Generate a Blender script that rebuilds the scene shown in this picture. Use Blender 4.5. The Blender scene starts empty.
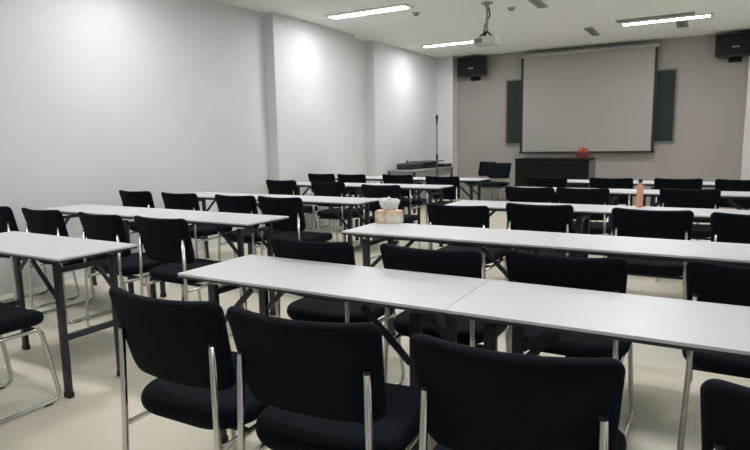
import bpy, bmesh, math, random
from mathutils import Vector, Matrix
random.seed(7)
S = bpy.context.scene
COL = S.collection
PI = math.pi

# ---------------------------------------------------------------- camera, world, exposure
EYE = 1.276
PITCH, ROLL, YAW, FPX = 0.14117, -0.01797, 0.52350, 583.13
fw = Vector((-math.sin(YAW)*math.cos(PITCH), math.cos(YAW)*math.cos(PITCH), -math.sin(PITCH)))
rt = Vector((math.cos(YAW), math.sin(YAW), 0))
up = rt.cross(fw)
rt2 = math.cos(ROLL)*rt + math.sin(ROLL)*up
up2 = -math.sin(ROLL)*rt + math.cos(ROLL)*up
cam = bpy.data.cameras.new('camera')
cam.sensor_width = 36.0
cam.lens = FPX/750*36.0
cam.clip_start = 0.02
camo = bpy.data.objects.new('camera', cam)
COL.objects.link(camo)
m3 = Matrix((rt2, up2, -fw)).transposed()
camo.matrix_world = Matrix.Translation((0, 0, EYE)) @ m3.to_4x4()
S.camera = camo

w = bpy.data.worlds.new('world'); S.world = w; w.use_nodes = True
w.node_tree.nodes['Background'].inputs[0].default_value = (0.8, 0.85, 0.9, 1)
w.node_tree.nodes['Background'].inputs[1].default_value = 0.05

S.view_settings.view_transform = 'Standard'
S.view_settings.look = 'None'
S.view_settings.gamma = 1
S.view_settings.use_curve_mapping = False
S.view_settings.exposure = 2.08
S.cycles.use_denoising = True
S.cycles.max_bounces = 10
S.cycles.diffuse_bounces = 6
S.cycles.sample_clamp_indirect = 6.0

TUBE = 12.6          # emission strength of the ceiling light diffusers

# ---------------------------------------------------------------- materials
def mat(name, col, rough=0.6, metal=0.0, noise=0.0, nscale=8.0, bump=0.0, bscale=120.0, spec=0.5):
    m = bpy.data.materials.new(name); m.use_nodes = True
    nt = m.node_tree; b = nt.nodes['Principled BSDF']
    b.inputs['Base Color'].default_value = (*col, 1)
    b.inputs['Roughness'].default_value = rough
    b.inputs['Metallic'].default_value = metal
    b.inputs['Specular IOR Level'].default_value = spec
    tc = nt.nodes.new('ShaderNodeTexCoord')
    if noise:
        n = nt.nodes.new('ShaderNodeTexNoise'); n.inputs['Scale'].default_value = nscale
        n.inputs['Detail'].default_value = 4
        nt.links.new(tc.outputs['Object'], n.inputs['Vector'])
        r = nt.nodes.new('ShaderNodeValToRGB')
        r.color_ramp.elements[0].position = 0.3; r.color_ramp.elements[1].position = 0.7
        r.color_ramp.elements[0].color = (*[c*(1-noise) for c in col], 1)
        r.color_ramp.elements[1].color = (*[min(1, c*(1+noise)) for c in col], 1)
        nt.links.new(n.outputs['Fac'], r.inputs['Fac'])
        nt.links.new(r.outputs['Color'], b.inputs['Base Color'])
    if bump:
        n2 = nt.nodes.new('ShaderNodeTexNoise'); n2.inputs['Scale'].default_value = bscale
        nt.links.new(tc.outputs['Object'], n2.inputs['Vector'])
        bp = nt.nodes.new('ShaderNodeBump'); bp.inputs['Strength'].default_value = bump
        bp.inputs['Distance'].default_value = 0.002
        nt.links.new(n2.outputs['Fac'], bp.inputs['Height'])
        nt.links.new(bp.outputs['Normal'], b.inputs['Normal'])
    return m

def emit(name, col, strength):
    m = bpy.data.materials.new(name); m.use_nodes = True
    b = m.node_tree.nodes['Principled BSDF']
    b.inputs['Base Color'].default_value = (*col, 1)
    b.inputs['Emission Color'].default_value = (*col, 1)
    b.inputs['Emission Strength'].default_value = strength
    return m

M = {}
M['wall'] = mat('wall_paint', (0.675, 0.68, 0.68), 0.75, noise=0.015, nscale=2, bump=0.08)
M['front_wall'] = mat('shaded_wall_paint', (0.352, 0.326, 0.306), 0.75, noise=0.015, nscale=2, bump=0.08)  # white wall paint darkened: weaker light on the front wall is in the colour
M['ceiling'] = mat('ceiling_paint', (0.85, 0.845, 0.82), 0.85, noise=0.01, nscale=1.5, bump=0.06)
M['laminate'] = mat('white_laminate', (0.61, 0.63, 0.635), 0.38, noise=0.012, nscale=3)
M['edge'] = mat('dark_edge_band', (0.035, 0.038, 0.042), 0.5)
M['dark_metal'] = mat('dark_metal', (0.030, 0.034, 0.040), 0.45, 0.3)
M['chrome'] = mat('chrome_tube', (0.62, 0.62, 0.60), 0.22, 1.0)
M['fabric'] = mat('black_fabric', (0.0030, 0.0060, 0.0102), 0.88, noise=0.25, nscale=60, bump=0.5, bscale=500, spec=0.14)
M['black_plastic'] = mat('black_plastic', (0.007, 0.008, 0.011), 0.55, noise=0.1, nscale=20)
M['grille'] = mat('speaker_cloth', (0.005, 0.006, 0.010), 0.85, bump=0.4, bscale=300)
M['badge'] = mat('pale_badge', (0.20, 0.24, 0.32), 0.35)
M['board'] = mat('green_board', (0.006, 0.020, 0.0145), 0.7, noise=0.08, nscale=5)
M['alu'] = mat('grey_aluminium', (0.16, 0.165, 0.16), 0.5, 0.3)
M['screen'] = mat('screen_fabric', (0.362, 0.340, 0.32), 0.8)
M['black'] = mat('black_border', (0.012, 0.012, 0.013), 0.6)
M['white_metal'] = mat('white_metal', (0.72, 0.72, 0.69), 0.45)
M['pale_grey'] = mat('pale_grey_plastic', (0.50, 0.50, 0.47), 0.5)
M['vent'] = mat('vent_grey', (0.30, 0.30, 0.29), 0.6)
M['vent_dark'] = mat('vent_shadow_gap', (0.15, 0.15, 0.145), 0.7)
M['podium'] = mat('dark_podium_wood', (0.0060, 0.0058, 0.0062), 0.7, spec=0.2, noise=0.25, nscale=6)
M['podium_side'] = mat('grey_podium_side', (0.10, 0.095, 0.092), 0.5, noise=0.1, nscale=6)
M['red'] = mat('red_card', (0.16, 0.025, 0.022), 0.6, noise=0.15, nscale=15)
M['orange_tissue'] = mat('peach_paper', (0.50, 0.13, 0.09), 0.8)
M['tissue'] = mat('white_tissue', (0.80, 0.82, 0.82), 0.9)
M['grey_top'] = mat('grey_table_top', (0.30, 0.30, 0.29), 0.45, noise=0.08, nscale=8)
M['dark_case'] = mat('dark_case', (0.030, 0.030, 0.027), 0.6, noise=0.2, nscale=15)
M['dark_board'] = mat('dark_grey_board', (0.10, 0.10, 0.095), 0.55, noise=0.1, nscale=12)
M['bottle'] = mat('amber_drink', (0.62, 0.30, 0.19), 0.3)
M['diffuser'] = emit('lamp_diffuser', (0.985, 0.985, 1.0), TUBE)

def floor_mat():
    m = bpy.data.materials.new('floor_tiles'); m.use_nodes = True
    nt = m.node_tree; b = nt.nodes['Principled BSDF']
    tc = nt.nodes.new('ShaderNodeTexCoord')
    br = nt.nodes.new('ShaderNodeTexBrick')
    br.offset = 0.0
    br.inputs['Scale'].default_value = 1.0
    br.inputs['Brick Width'].default_value = 0.8
    br.inputs['Row Height'].default_value = 0.8
    br.inputs['Mortar Size'].default_value = 0.0025
    br.inputs['Color1'].default_value = (0.76, 0.715, 0.585, 1)
    br.inputs['Color2'].default_value = (0.745, 0.70, 0.575, 1)
    br.inputs['Mortar'].default_value = (0.66, 0.63, 0.53, 1)
    nt.links.new(tc.outputs['Object'], br.inputs['Vector'])
    n = nt.nodes.new('ShaderNodeTexNoise'); n.inputs['Scale'].default_value = 2.2; n.inputs['Detail'].default_value = 5
    nt.links.new(tc.outputs['Object'], n.inputs['Vector'])
    mx = nt.nodes.new('ShaderNodeMixRGB'); mx.blend_type = 'MULTIPLY'; mx.inputs['Fac'].default_value = 0.12
    nt.links.new(br.outputs['Color'], mx.inputs['Color1']); nt.links.new(n.outputs['Fac'], mx.inputs['Color2'])
    nt.links.new(mx.outputs['Color'], b.inputs['Base Color'])
    b.inputs['Roughness'].default_value = 0.32
    b.inputs['Specular IOR Level'].default_value = 0.4
    return m
M['floor'] = floor_mat()

def tissue_box_mat():
    m = bpy.data.materials.new('printed_card'); m.use_nodes = True
    nt = m.node_tree; b = nt.nodes['Principled BSDF']
    tc = nt.nodes.new('ShaderNodeTexCoord')
    n = nt.nodes.new('ShaderNodeTexNoise'); n.inputs['Scale'].default_value = 16; n.inputs['Detail'].default_value = 2
    nt.links.new(tc.outputs['Object'], n.inputs['Vector'])
    r = nt.nodes.new('ShaderNodeValToRGB'); cr = r.color_ramp
    cr.elements[0].position = 0.36; cr.elements[0].color = (0.60, 0.36, 0.20, 1)
    cr.elements[1].position = 0.58; cr.elements[1].color = (0.78, 0.74, 0.70, 1)
    e = cr.elements.new(0.46); e.color = (0.76, 0.58, 0.44, 1)
    nt.links.new(n.outputs['Fac'], r.inputs['Fac'])
    nt.links.new(r.outputs['Color'], b.inputs['Base Color'])
    b.inputs['Roughness'].default_value = 0.5
    return m
M['printed'] = tissue_box_mat()

# ---------------------------------------------------------------- mesh helpers
def obj(name, bm, m, parent=None, loc=None, smooth=False):
    bmesh.ops.recalc_face_normals(bm, faces=bm.faces[:])
    me = bpy.data.meshes.new(name); bm.to_mesh(me); bm.free()
    for mm in (m if isinstance(m, (list, tuple)) else [m]): me.materials.append(mm)
    if smooth:
        for p in me.polygons: p.use_smooth = True
    o = bpy.data.objects.new(name, me); COL.objects.link(o)
    if parent: o.parent = parent
    if loc: o.location = loc
    return o

def tag(o, label, cat, group=None):
    o['label'] = label; o['category'] = cat
    if group: o['group'] = group
    return o

def thing(name, label, cat, loc=(0, 0, 0), rz=0.0, group=None):
    o = bpy.data.objects.new(name, None); o.empty_display_size = 0.05
    COL.objects.link(o); o.location = loc; o.rotation_euler = (0, 0, rz)
    return tag(o, label, cat, group)

def struct(name, bm, m):
    o = obj(name, bm, m); o['kind'] = 'structure'; return o

def box(bm, x0, x1, y0, y1, z0, z1, bev=0.0, mi=0):
    b = bmesh.new()
    bmesh.ops.create_cube(b, size=1)
    for v in b.verts:
        v.co = Vector((x0+(v.co.x+.5)*(x1-x0), y0+(v.co.y+.5)*(y1-y0), z0+(v.co.z+.5)*(z1-z0)))
    if bev:
        bmesh.ops.bevel(b, geom=b.edges[:], offset=bev, segments=2, affect='EDGES', profile=0.6)
    for f in b.faces: f.material_index = mi
    merge(bm, b); return bm

def merge(bm, b):
    me = bpy.data.meshes.new('tmp'); b.to_mesh(me); b.free(); bm.from_mesh(me); bpy.data.meshes.remove(me)

def fillet(pts, r, n=6):
    pts = [Vector(p) for p in pts]; out = [pts[0]]
    for i in range(1, len(pts)-1):
        a, p, c = pts[i-1], pts[i], pts[i+1]
        u = (a-p).normalized(); v = (c-p).normalized()
        ang = u.angle(v); d = min(r/math.tan(ang/2), (a-p).length*.45, (c-p).length*.45)
        p0, p1 = p+u*d, p+v*d
        for k in range(n+1):
            t = k/n; out.append(p0*(1-t)**2 + p*2*t*(1-t) + p1*t*t)
    out.append(pts[-1]); return out

def tube(bm, pts, r, n=10, bend=0.0, closed=False):
    pts = fillet(pts, bend) if bend else [Vector(p) for p in pts]
    rings = []; prev = None
    N = len(pts)
    for i, p in enumerate(pts):
        if i == 0: t = pts[1]-p
        elif i == N-1: t = p-pts[i-1]
        else: t = (pts[i+1]-p).normalized()+(p-pts[i-1]).normalized()
        t.normalize()
        if prev is None:
            a = Vector((1, 0, 0)) if abs(t.x) < .9 else Vector((0, 1, 0))
            u = (a - t*a.dot(t)).normalized()
        else:
            u = (prev - t*prev.dot(t)).normalized()
        prev = u; v = t.cross(u)
        rings.append([bm.verts.new(p + (u*math.cos(2*PI*k/n)+v*math.sin(2*PI*k/n))*r) for k in range(n)])
    for a, b in zip(rings, rings[1:]):
        for k in range(n): bm.faces.new((a[k], a[(k+1) % n], b[(k+1) % n], b[k]))
    bm.faces.new(rings[0]); bm.faces.new(rings[-1]); return bm

def lathe(bm, prof, n=20, cx=0, cy=0):
    rings = []
    for r, z in prof:
        rings.append([bm.verts.new((cx+r*math.cos(2*PI*k/n), cy+r*math.sin(2*PI*k/n), z)) for k in range(n)])
    for a, b in zip(rings, rings[1:]):
        for k in range(n): bm.faces.new((a[k], a[(k+1) % n], b[(k+1) % n], b[k]))
    bm.faces.new(rings[0]); bm.faces.new(rings[-1]); return bm

def bar(bm, a, b, sx, sy):
    """square tube from a to b"""
    a, b = Vector(a), Vector(b); t = (b-a).normalized()
    h = Vector((1, 0, 0)) if abs(t.x) < .9 else Vector((0, 1, 0))
    u = (h - t*h.dot(t)).normalized(); v = t.cross(u)
    q = []
    for p in (a, b):
        q.append([bm.verts.new(p+u*sx*i/2+v*sy*j/2) for i, j in ((-1, -1), (1, -1), (1, 1), (-1, 1))])
    for k in range(4): bm.faces.new((q[0][k], q[0][(k+1) % 4], q[1][(k+1) % 4], q[1][k]))
    bm.faces.new(q[0]); bm.faces.new(q[1]); return bm

def round_outline(hw_top, hw_bot, y0, y1, rt_, rb, n=7):
    """rounded trapezoid, ccw, list of (x, y)"""
    pts = []
    def corner(cx, cy, r, a0):
        for k in range(n): 
            a = a0 + (PI/2)*k/(n-1); pts.append((cx+r*math.cos(a), cy+r*math.sin(a)))
    corner(hw_top-rt_, y1-rt_, rt_, 0)
    for k in range(1, 6):  # top edge
        t = k/6; pts.append(((hw_top-rt_)*(1-2*t), y1))
    corner(-hw_top+rt_, y1-rt_, rt_, PI/2)
    corner(-hw_bot+rb, y0+rb, rb, PI)
    for k in range(1, 6):
        t = k/6; pts.append(((hw_bot-rb)*(2*t-1), y0))
    corner(hw_bot-rb, y0+rb, rb, 1.5*PI)
    return pts

def pad(outline, thick, warp):
    """pillow-edged pad from a 2-D outline; warp(x, y, h) -> 3-D point"""
    bm = bmesh.new()
    cx = sum(p[0] for p in outline)/len(outline); cy = sum(p[1] for p in outline)/len(outline)
    t = thick/2
    levels = [(1.0, 0.0)]
    prof = [(0.0, .0), (.12, .5), (.35, .78), (.7, .94), (1.2, 1.0)]
    rings = []
    def ring(inset, scale, h):
        r = []
        for x, y in outline:
            dx, dy = x-cx, y-cy; L = math.hypot(dx, dy)
            f = max(0, (L-inset)/L)*scale
            r.append(bm.verts.new(warp(cx+dx*f, cy+dy*f, h)))
        return r
    side = []
    for sgn in (1, -1):
        rr = [ring(i*thick*.5, 1, sgn*hh*t) for i, hh in prof[1:]]
        for s in (.75, .5, .25): rr.append(ring(prof[-1][0]*thick*.5, s, sgn*t*(1+.05*(1-s))))
        c = bm.verts.new(warp(cx, cy, sgn*t*1.05))
        side.append((rr, c))
    mid = ring(0, 1, 0)
    n = len(outline)
    for rr, c in side:
        seq = [mid]+rr
        for a, b in zip(seq, seq[1:]):
            for k in range(n): bm.faces.new((a[k], a[(k+1) % n], b[(k+1) % n], b[k]))
        last = seq[-1]
        for k in range(n): bm.faces.new((last[k], last[(k+1) % n], c))
    return bm

# ---------------------------------------------------------------- room shell
XW, XE, YS, YN, ZC = -5.35, 0.80, -2.8, 12.0, 3.02
bm = bmesh.new(); box(bm, XW-.25, XE+.2, YS-.2, YN+.2, -.12, 0); struct('floor', bm, M['floor'])
bm = bmesh.new(); box(bm, XW-.25, XE+.2, YS-.2, YN+.2, ZC, ZC+.12); struct('ceiling', bm, M['ceiling'])
bm = bmesh.new(); box(bm, XW-.2, XW, YS, YN, 0, ZC); struct('wall_left', bm, M['wall'])
bm = bmesh.new(); box(bm, XW, -5.19, 6.36, 8.42, 0, ZC); struct('wall_left_pilaster', bm, M['wall'])
bm = bmesh.new(); box(bm, XW, -5.19, 9.05, YN, 0, ZC); struct('wall_left_front_section', bm, M['wall'])
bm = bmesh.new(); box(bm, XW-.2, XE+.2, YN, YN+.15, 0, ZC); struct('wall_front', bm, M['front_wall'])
bm = bmesh.new(); box(bm, -5.19, -4.82, 11.72, YN, 0, ZC); struct('wall_front_left_column', bm, M['wall'])
bm = bmesh.new(); box(bm, 0.45, XE, 11.72, YN, 0, ZC); struct('wall_front_right_column', bm, M['wall'])
bm = bmesh.new(); box(bm, XE, XE+.15, YS, YN, 0, ZC); struct('wall_right', bm, M['wall'])
bm = bmesh.new(); box(bm, XW-.2, XE+.2, YS-.15, YS, 0, ZC); struct('wall_back', bm, M['wall'])

# ---------------------------------------------------------------- ceiling lights
def ceiling_light(cx, cy, label):
    t = thing('ceiling_light', label, 'ceiling light', (cx, cy, ZC), 0, 'long recessed ceiling lights')
    bm = bmesh.new()
    for a in ((-.63, .63, -.12, -.085), (-.63, .63, .085, .12), (-.63, -.585, -.085, .085), (.585, .63, -.085, .085)):
        box(bm, a[0], a[1], a[2], a[3], -.022, 0)
    obj('housing', bm, M['white_metal'], t)
    bm = bmesh.new(); box(bm, -.585, .585, -.085, .085, -.016, -.002); obj('diffuser', bm, M['diffuser'], t)
ceiling_light(-4.12, 7.05, 'long lit ceiling light near the left wall, nearest to the camera in view')
ceiling_light(-4.13, 10.13, 'short-looking lit ceiling light above the wall-mounted left speaker')
ceiling_light(-.72, 10.05, 'thin lit ceiling light in front of the projection screen, right side')
ceiling_light(-.72, 7.05, 'lit ceiling light over the right tables, just above the frame')
for yy, nm in ((3.85, 'second'), (.85, 'nearest')):
    ceiling_light(-4.16, yy, 'lit ceiling light over the %s table row near the left wall, out of frame' % nm)
    ceiling_light(-.72, yy, 'lit ceiling light over the %s table row on the right, out of frame' % nm)

# ---------------------------------------------------------------- ceiling vents
def ceiling_vent(x, y, L, W, rz, label):
    t = thing('ceiling_vent', label, 'ceiling vent', (x, y, ZC), rz, 'slim grey ceiling vents')
    bm = bmesh.new()
    box(bm, -L/2, L/2, -W/2, -W/2+.018, -.012, 0); box(bm, -L/2, L/2, W/2-.018, W/2, -.012, 0)
    box(bm, -L/2, -L/2+.018, -W/2+.018, W/2-.018, -.012, 0); box(bm, L/2-.018, L/2, -W/2+.018, W/2-.018, -.012, 0)
    obj('vent_frame', bm, M['vent'], t)
    bm = bmesh.new(); box(bm, -L/2+.018, L/2-.018, -W/2+.018, W/2-.018, -.003, 0); obj('vent_gap', bm, M['vent_dark'], t)
    bm = bmesh.new(); k = 3
    for i in range(k):
        yy = -W/2+.018+(i+.5)*(W-.036)/k
        box(bm, -L/2+.018, L/2-.018, yy-.008, yy+.008, -.010, -.003)
    obj('slats', bm, M['vent'], t)
ceiling_vent(-2.06, 7.55, 1.25, .13, PI/2, 'grey slot vent in the ceiling to the right of the projector')
ceiling_vent(-1.83, 10.45, .80, .13, PI/2, 'grey slot vent in the ceiling above the top middle of the screen')
ceiling_vent(-.52, 10.62, .55, .16, PI/2, 'small grey vent in the ceiling behind the right ceiling light')
ceiling_vent(-.85, 9.78, 1.05, .16, 0, 'grey slot vent running alongside the right ceiling light')

def detector(x, y, label):
    t = thing('ceiling_detector', label, 'smoke detector', (x, y, ZC), 0, 'small round ceiling detectors')
    bm = bmesh.new(); lathe(bm, [(.055, 0), (.055, -.012), (.045, -.018)], 24); obj('base', bm, M['pale_grey'], t)
    bm = bmesh.new(); lathe(bm, [(.036, -.018), (.036, -.032), (.026, -.042)], 20); obj('sensor_cap', bm, M['vent'], t)
detector(-3.62, 7.50, 'small round grey detector on the ceiling beside the near left ceiling light')
detector(-2.43, 7.95, 'small round grey detector on the ceiling just right of the projector pole')

# ---------------------------------------------------------------- front wall: board, screen, speakers
t = thing('chalkboard', 'dark green chalkboard on the front wall, mostly hidden behind the screen', 'chalkboard', (-2.18, YN, 1.83))
hw, hh = 1.57, .66
bm = bmesh.new(); box(bm, -hw+.03, hw-.03, -.030, 0, -hh+.03, hh-.03); obj('writing_surface', bm, M['board'], t)
bm = bmesh.new()
for a in ((-hw, hw, hh-.03, hh), (-hw, hw, -hh, -hh+.03), (-hw, -hw+.03, -hh+.03, hh-.03), (hw-.03, hw, -hh+.03, hh-.03)):
    box(bm, a[0], a[1], -.04, 0, a[2], a[3])
obj('board_frame', bm, M['alu'], t)

t = thing('projection_screen', 'large pale pull-down projection screen with black borders on the front wall', 'projection screen', (-2.17, 11.86, 0))
s0, s1, z0, z1 = -1.235, 1.235, 1.0, 2.87
bm = bmesh.new(); box(bm, s0+.05, s1-.05, -.004, .004, z0+.03, z1); obj('screen_fabric', bm, M['screen'], t)
bm = bmesh.new(); box(bm, s0, s0+.05, -.005, .005, z0, z1); obj('side_border', bm, M['black'], t)
bm = bmesh.new(); box(bm, s1-.05, s1, -.005, .005, z0, z1); obj('side_border', bm, M['black'], t)
bm = bmesh.new(); tube(bm, [(s0-.02, 0, z0+.012), (s1+.02, 0, z0+.012)], .018, 12); obj('bottom_bar', bm, M['black'], t, smooth=False)
bm = bmesh.new(); box(bm, s0-.02, s1+.02, -.05, .06, z1, z1+.07, .012); obj('roller_case', bm, M['screen'], t)
for xx in (-1.0, 1.0):
    bm = bmesh.new(); box(bm, xx-.03, xx+.03, .055, .138, z1+.005, z1+.06); obj('wall_bracket', bm, M['screen'], t)

def wall_speaker(x, label):
    t = thing('wall_speaker', label, 'speaker', (x, YN, 2.78), 0, 'black wall speakers')
    bm = bmesh.new(); n = 0
    # cabinet with a tapered back
    pts = [(-.31, -.30), (.31, -.30), (.26, -.06), (-.26, -.06)]
    lo = [bm.verts.new((a, b, -.185)) for a, b in pts]; hi = [bm.verts.new((a, b, .185)) for a, b in pts]
    for k in range(4): bm.faces.new((lo[k], lo[(k+1) % 4], hi[(k+1) % 4], hi[k]))
    bm.faces.new(lo); bm.faces.new(hi)
    bmesh.ops.bevel(bm, geom=bm.edges[:], offset=.012, segments=2, affect='EDGES')
    obj('cabinet', bm, M['black_plastic'], t)
    bm = bmesh.new(); box(bm, -.29, .29, -.315, -.295, -.165, .165, .006); obj('grille', bm, M['grille'], t)
    bm = bmesh.new(); box(bm, -.065, .045, -.320, -.312, -.05, -.022, .003); obj('badge', bm, M['badge'], t)
    bm = bmesh.new(); box(bm, -.10, .10, -.02, 0, -.26, .05); box(bm, -.09, -.06, -.10, -.02, -.26, -.20); box(bm, -.02, .02, -.2, -.02, -.24, -.19)
    box(bm, -.012, .012, -.2, -.17, -.24, -.17)
    obj('wall_bracket', bm, M['black_plastic'], t)
wall_speaker(-4.40, 'black box speaker high on the front wall, left of the screen')
wall_speaker(.25, 'black box speaker high on the front wall, right of the screen')

# ---------------------------------------------------------------- projector
t = thing('projector', 'small white projector hanging from the ceiling on a dark pole', 'projector', (-2.61, 7.50, ZC))
bm = bmesh.new(); lathe(bm, [(.075, 0), (.075, -.012), (.03, -.02), (.03, -.05)], 24); obj('ceiling_plate', bm, M['vent'], t)
bm = bmesh.new(); tube(bm, [(0, 0, -.05), (0, 0, -.36)], .016, 12); obj('pole', bm, M['vent'], t, smooth=True)
bm = bmesh.new(); tube(bm, [(.02, .01, -.06), (.032, .02, -.16), (-.028, .015, -.26), (-.05, .03, -.34), (-.04, .05, -.45)], .009, 8, .04); obj('cable', bm, M['black'], t, smooth=True)
bm = bmesh.new(); bar(bm, (0, 0, -.35), (-.08, -.06, -.43), .018, .018); bar(bm, (0, 0, -.35), (.08, -.06, -.43), .018, .018); bar(bm, (0, 0, -.35), (-.06, .07, -.43), .018, .018); bar(bm, (0, 0, -.35), (.06, .07, -.43), .018, .018)
obj('mount_arms', bm, M['dark_metal'], t)
bm = bmesh.new(); box(bm, -.15, .15, -.12, .12, -.53, -.43, .018); obj('projector_body', bm, M['pale_grey'], t)
bm = bmesh.new()
n = 20
for r0, y0_, y1_ in ((.034, .118, .135),):
    a = [bm.verts.new((.07+r0*math.cos(2*PI*k/n), y0_, -.48+r0*math.sin(2*PI*k/n))) for k in range(n)]
    b = [bm.verts.new((.07+r0*math.cos(2*PI*k/n), y1_, -.48+r0*math.sin(2*PI*k/n))) for k in range(n)]
    for k in range(n): bm.faces.new((a[k], a[(k+1) % n], b[(k+1) % n], b[k]))
    bm.faces.new(a); bm.faces.new(b)
obj('projector_lens', bm, M['black'], t)
bm = bmesh.new(); box(bm, -.12, -.02, -.124, -.118, -.51, -.45); obj('socket_panel', bm, M['vent_dark'], t)

# ---------------------------------------------------------------- training tables
TL, TW = 1.198, 0.45
def make_table():
    t = thing('training_table', 'x', 'table', (0, 0, 0), 0, 'white training tables')
    L, W = TL/2, TW/2
    bm = bmesh.new(); box(bm, -L, L, -W, W, .739, .75, .002); obj('tabletop', bm, M['laminate'], t)
    bm = bmesh.new()
    box(bm, -L+.001, L-.001, -W+.001, -W+.004, .730, .7395); box(bm, -L+.001, L-.001, W-.004, W-.001, .730, .7395)
    box(bm, -L+.001, -L+.004, -W+.004, W-.004, .730, .7395); box(bm, L-.004, L-.001, -W+.004, W-.004, .730, .7395)
    obj('edge_band', bm, M['edge'], t)
    for s in (-1, 1):
        bm = bmesh.new(); box(bm, -L+.05, L-.05, s*.155-.015, s*.155+.015, .712, .7395); obj('under_rail', bm, M['dark_metal'], t)
    for sx in (-1, 1):
        x = sx*(L-.13)
        for sy in (-1, 1):
            bm = bmesh.new(); box(bm, x-.02, x+.02, sy*.155-.0125, sy*.155+.0125, .006, .70, .003); o = obj('leg', bm, M['dark_metal'], t)
            bm = bmesh.new(); box(bm, x-.023, x+.023, sy*.155-.0155, sy*.155+.0155, 0, .03, .003); obj('foot_cap', bm, M['black_plastic'], o)
            bm = bmesh.new(); bar(bm, (x-sx*.02, sy*.155, .52), (x-sx*.21, sy*.155, .70), .022, .012); obj('brace', bm, M['dark_metal'], t)
        bm = bmesh.new(); box(bm, x-.012, x+.012, -.143, .143, .30, .33); obj('end_bar', bm, M['dark_metal'], t)
        bm = bmesh.new(); box(bm, x-.012, x+.012, -.143, .143, .655, .68); obj('end_bar', bm, M['dark_metal'], t)
    return t

def dup(root):
    r = root.copy(); COL.objects.link(r)
    for ch in root.children:
        c = ch.copy(); COL.objects.link(c); c.parent = r
        for g in ch.children:
            d = g.copy(); COL.objects.link(d); d.parent = c
    return r

table0 = make_table(); used = [False]
def place_table(x, y, label, rz=0.0):
    r = dup(table0) if used[0] else table0
    used[0] = True
    r.location = (x, y, 0); r.rotation_euler = (0, 0, rz); r['label'] = label
ROWN = ['nearest', 'second', 'third', 'fourth', 'farthest']
YR = [1.873, 3.124, 4.672, 6.295, 7.63]       # table row centres, right of the aisle
YL = [1.836, 3.137, 4.55, 6.295, 7.63]        # left of the aisle
for i in range(5):
    place_table(-1.308, YR[i], 'white-topped training table at the aisle end of the %s row right of the aisle' % ROWN[i])
    place_table(-.108, YR[i], 'white-topped training table at the wall end of the %s row right of the aisle' % ROWN[i])
    place_table(-3.268 - (.012 if i == 0 else 0), YL[i], 'white-topped training table at the aisle end of the %s row left of the aisle' % ROWN[i])
    if i: place_table(-4.468, YL[i], 'white-topped training table by the left wall in the %s row left of the aisle' % ROWN[i])

# ---------------------------------------------------------------- chairs
def make_chair():
    t = thing('stacking_chair', 'x', 'chair', (0, 0, 0), 0, 'black chairs at the training tables')
    ol = round_outline(.231, .216, .545, .835, .032, .05)
    def wb(x, y, h):   # back pad: concave to the front, reclined, upper corners rising slightly
        return Vector((x, -.272 + .75*x*x - .28*(y-.70) + h, y + .16*x*x*(1 if y > .70 else 0)))
    obj('backrest', pad(ol, .040, wb), M['fabric'], t, smooth=True)
    ol = round_outline(.235, .232, -.255, .215, .07, .13)
    def ws(x, y, h):
        return Vector((x, y, .448 + h - .4*max(0, y-.10)**2 + .09*x*x))
    obj('seat', pad(ol, .066, ws), M['fabric'], t, smooth=True)
    R = .0105
    for s in (-1, 1):
        x = s*.193
        bm = bmesh.new()
        tube(bm, [(x, -.268, .705), (x*1.04, -.275, .45), (x*1.13, -.287, R), (x*1.13, .24, R), (x*1.05, .18, .393), (x*1.03, -.262, .385)], R, 10, .045)
        f = obj('side_frame', bm, M['chrome'], t, smooth=True)
        bm = bmesh.new(); tube(bm, [(x, -.268, .704), (x, -.268, .714)], R*.9, 10); obj('tube_plug', bm, M['black_plastic'], f)
        for yy in (-.2, .17):
            bm = bmesh.new(); box(bm, x*1.13-.010, x*1.13+.010, yy-.02, yy+.02, -.0005, .010); obj('glide', bm, M['black_plastic'], f)
    for yy in (.15, -.15):
        bm = bmesh.new(); tube(bm, [(-.2, yy, .397), (.2, yy, .397)], .010, 8); obj('cross_bar', bm, M['dark_metal'], t, smooth=True)
    return t
chair0 = make_chair(); cu = [False]
def place_chair(x, yback, label, deg=0.0, group=None):
    """x, yback: where the top edge of the backrest stands"""
    r = dup(chair0) if cu[0] else chair0
    cu[0] = True
    a = math.radians(deg)
    off = .278
    r.location = (x - math.sin(a)*off, yback + math.cos(a)*off, 0.0005)
    r.rotation_euler = (0, 0, a); r['label'] = label
    if group: r['group'] = group
    return r
ORD = ['first', 'second', 'third', 'fourth']
def row(side, i, lst, start):
    for k, c in enumerate(lst):
        x, y = c[0], c[1]; d = c[2] if len(c) > 2 else 0
        place_chair(x, y, 'black padded chair, %s from the aisle at the %s table row %s of the aisle' % (ORD[k], ROWN[i], side), d)
# right of the aisle, counted from the aisle
row('right', 0, [(-1.405, 1.14, 1), (-.905, 1.155, 5), (-.355, 1.175, 5), (.235, 1.17)], 0)
row('right', 1, [(-1.59, 2.14), (-1.01, 2.18), (-.475, 2.26), (.17, 2.33)], 0)
row('right', 2, [(-1.51, 3.74), (-1.01, 3.98), (-.305, 3.92), (.24, 3.88)], 0)
row('right', 3, [(-1.46, 5.40), (-.99, 5.42), (-.15, 5.60)], 0)
row('right', 4, [(-1.66, 6.9), (-.96, 6.9), (-.30, 6.95), (.27, 6.925)], 0)
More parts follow.
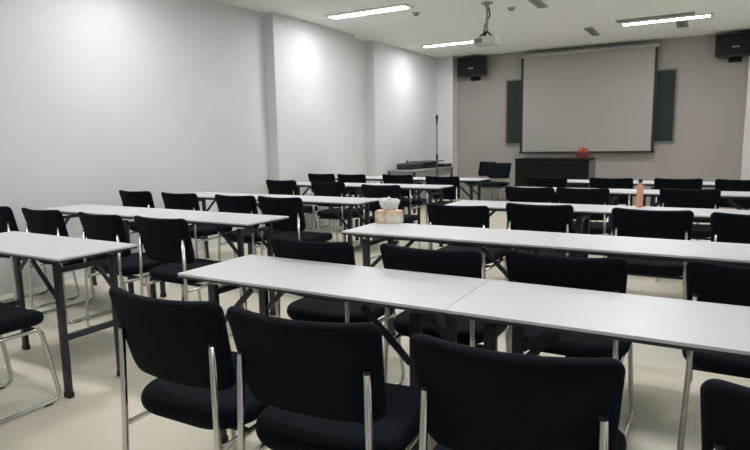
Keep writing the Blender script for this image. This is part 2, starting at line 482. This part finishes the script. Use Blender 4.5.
# left of the aisle, counted from the aisle
row('left', 0, [(-3.03, 1.12, 0), (-3.62, 1.12)], 0)
row('left', 1, [(-2.955, 2.435, 0), (-3.53, 2.42, -3), (-4.22, 2.435), (-4.86, 2.435)], 0)
row('left', 2, [(-3.12, 3.80), (-3.62, 3.80), (-4.32, 3.80), (-4.98, 3.83)], 0)
row('left', 3, [(-2.97, 5.26), (-3.80, 5.50), (-4.56, 5.60)], 0)
row('left', 4, [(-2.92, 6.75), (-3.66, 6.95), (-4.36, 6.90), (-4.89, 6.925)], 0)
c = place_chair(-3.52, 10.95, 'black padded chair facing the room, just left of the podium', 176, 'black chairs by the podium')
c = place_chair(-3.97, 11.55, 'black padded chair turned sideways, left of the chair beside the podium', 150, 'black chairs by the podium')

# ---------------------------------------------------------------- podium
t = thing('podium', 'dark wooden podium cabinet standing in front of the projection screen', 'podium', (-2.335, 10.3, 0))
bm = bmesh.new(); box(bm, -.615, .60, -.30, .30, .06, .92, .004); obj('cabinet', bm, M['podium'], t)
bm = bmesh.new(); box(bm, -.62, .605, -.325, .31, .92, .95, .008); obj('top_panel', bm, M['podium'], t)
bm = bmesh.new(); box(bm, -.57, .57, -.27, .27, 0, .06); obj('plinth', bm, M['black'], t)
for a, b in ((-.58, -.205), (-.19, .19), (.205, .58)):
    bm = bmesh.new(); box(bm, a, b, -.312, -.30, .10, .90, .004); obj('front_panel', bm, M['podium'], t)
bm = bmesh.new(); box(bm, .60, .612, -.28, .28, .08, .91, .003); o = obj('side_panel', bm, M['podium_side'], t); o['label'] = 'grey side panel'

t = thing('gift_box', 'small red box with peach paper on the right end of the podium top', 'box', (-1.86, 10.18, .95))
bm = bmesh.new(); box(bm, -.10, .10, -.07, .07, 0, .09, .005); obj('box_body', bm, M['red'], t)
bm = bmesh.new()
def ruffle(bm, w, h, n=14, amp=.02, rnd=3):
    rr = random.Random(rnd)
    rows = []
    for j in range(5):
        v = j/4; row_ = []
        for i in range(n):
            u = i/(n-1)*2-1
            row_.append(bm.verts.new((u*w*(.45+.55*v**.6), amp*math.sin(u*7+rnd)*(.3+v)+rr.uniform(-.004, .004), v*h*(1-.18*abs(u))+rr.uniform(-.005, .005)*v)))
        rows.append(row_)
    for a, b in zip(rows, rows[1:]):
        for k in range(n-1): bm.faces.new((a[k], a[k+1], b[k+1], b[k]))
ruffle(bm, .075, .09, rnd=4)
o = obj('paper', bm, M['orange_tissue'], t, (0, 0, .09), True); m_ = o.modifiers.new('solid', 'SOLIDIFY'); m_.thickness = .012

# ---------------------------------------------------------------- tissue box and bottle
t = thing('tissue_box', 'printed tissue box with white tissue sticking up on the second row table', 'tissue box', (-1.815, 3.335, .75), math.radians(14))
bm = bmesh.new(); box(bm, -.085, .085, -.05, .05, 0, .082, .004); obj('box_body', bm, M['printed'], t)
bm = bmesh.new(); ruffle(bm, .074, .09, 16, .016, 3); o = obj('tissue', bm, M['tissue'], t, (-.005, 0, .08), True); m_ = o.modifiers.new('solid', 'SOLIDIFY'); m_.thickness = .010
bm = bmesh.new(); ruffle(bm, .050, .07, 16, .02, 8); o = obj('tissue', bm, M['tissue'], t, (.004, .014, .08), True); o.rotation_euler = (0, 0, .5); m_ = o.modifiers.new('solid', 'SOLIDIFY'); m_.thickness = .010

t = thing('drink_bottle', 'slim bottle of peach drink with dark cap on the third row table', 'bottle', (-.46, 4.83, .75))
bm = bmesh.new(); lathe(bm, [(.020, 0), (.024, .006), (.024, .06), (.022, .075), (.024, .09), (.024, .135), (.020, .155), (.011, .178), (.011, .19)], 20); obj('bottle_body', bm, M['bottle'], t, smooth=True)
bm = bmesh.new(); lathe(bm, [(.014, .186), (.0145, .21), (.013, .213)], 18); obj('cap', bm, M['black'], t)

# ---------------------------------------------------------------- front left corner: side table, case, boards, microphone stand
t = thing('side_table', 'grey side table along the left wall in the front corner', 'table', (-4.82, 10.2, 0))
bm = bmesh.new(); box(bm, -.28, .28, -.90, .90, .735, .765, .004); obj('tabletop', bm, M['grey_top'], t)
bm = bmesh.new(); box(bm, -.25, .25, -.86, -.84, .60, .735); box(bm, -.25, .25, .84, .86, .60, .735); box(bm, .23, .25, -.84, .84, .60, .735); box(bm, -.25, -.23, -.84, .84, .60, .735)
obj('apron', bm, M['grey_top'], t)
for sx in (-1, 1):
    for sy in (-1, 1):
        bm = bmesh.new(); box(bm, sx*.25-.02, sx*.25+.02, sy*.86-.02, sy*.86+.02, 0, .735); obj('leg', bm, M['dark_metal'], t)
t = thing('instrument_case', 'dark lumpy carrying case lying on the grey side table', 'case', (-4.88, 10.12, .765), math.radians(90))
bm = bmesh.new(); box(bm, -.55, .55, -.17, .17, 0, .11, .03); obj('case_body', bm, M['dark_case'], t)
bm = bmesh.new(); tube(bm, [(-.08, -.17, .05), (-.08, -.205, .055), (.08, -.205, .055), (.08, -.17, .05)], .010, 8, .02); obj('handle', bm, M['black'], t)
bm = bmesh.new(); lathe(bm, [(.05, .10), (.04, .12), (.015, .15), (.012, .17)], 14, -.42, 0); obj('knob', bm, M['dark_case'], t)
b_ = bmesh.new(); box(b_, -.19, .19, -.36, .36, 0, .022, .004)
o = tag(obj('flat_board', b_, M['dark_board'], None, (-4.76, 10.72, .787)), 'thin dark grey board lying on top of the case end of the side table', 'board')
o.location = (-4.80, 10.40, .8752); o.rotation_euler = (0, 0, math.radians(-3))
b_ = bmesh.new(); box(b_, -.13, .13, -.18, .18, 0, .06, .01)
o = tag(obj('black_box', b_, M['dark_case'], None, (-4.70, 10.90, .765)), 'flat dark box at the far end of the grey side table', 'box')

t = thing('microphone_stand', 'tall thin black microphone stand in the front left corner', 'microphone stand', (-4.42, 10.0, 0))
bm = bmesh.new(); lathe(bm, [(.15, 0), (.15, .015), (.03, .03), (.02, .06)], 28); obj('base', bm, M['black_plastic'], t)
bm = bmesh.new(); tube(bm, [(0, 0, .05), (0, 0, .98)], .013, 12); obj('lower_tube', bm, M['black_plastic'], t, smooth=True)
bm = bmesh.new(); tube(bm, [(0, 0, .98), (0, 0, 1.60)], .010, 12); obj('upper_tube', bm, M['black_plastic'], t, smooth=True)
bm = bmesh.new(); lathe(bm, [(.020, .94), (.022, .98), (.016, 1.04)], 16); obj('height_clutch', bm, M['black'], t)
bm = bmesh.new(); lathe(bm, [(.014, 1.58), (.018, 1.66), (.026, 1.70), (.026, 1.73), (.012, 1.755)], 16); obj('microphone', bm, M['black'], t, smooth=True)
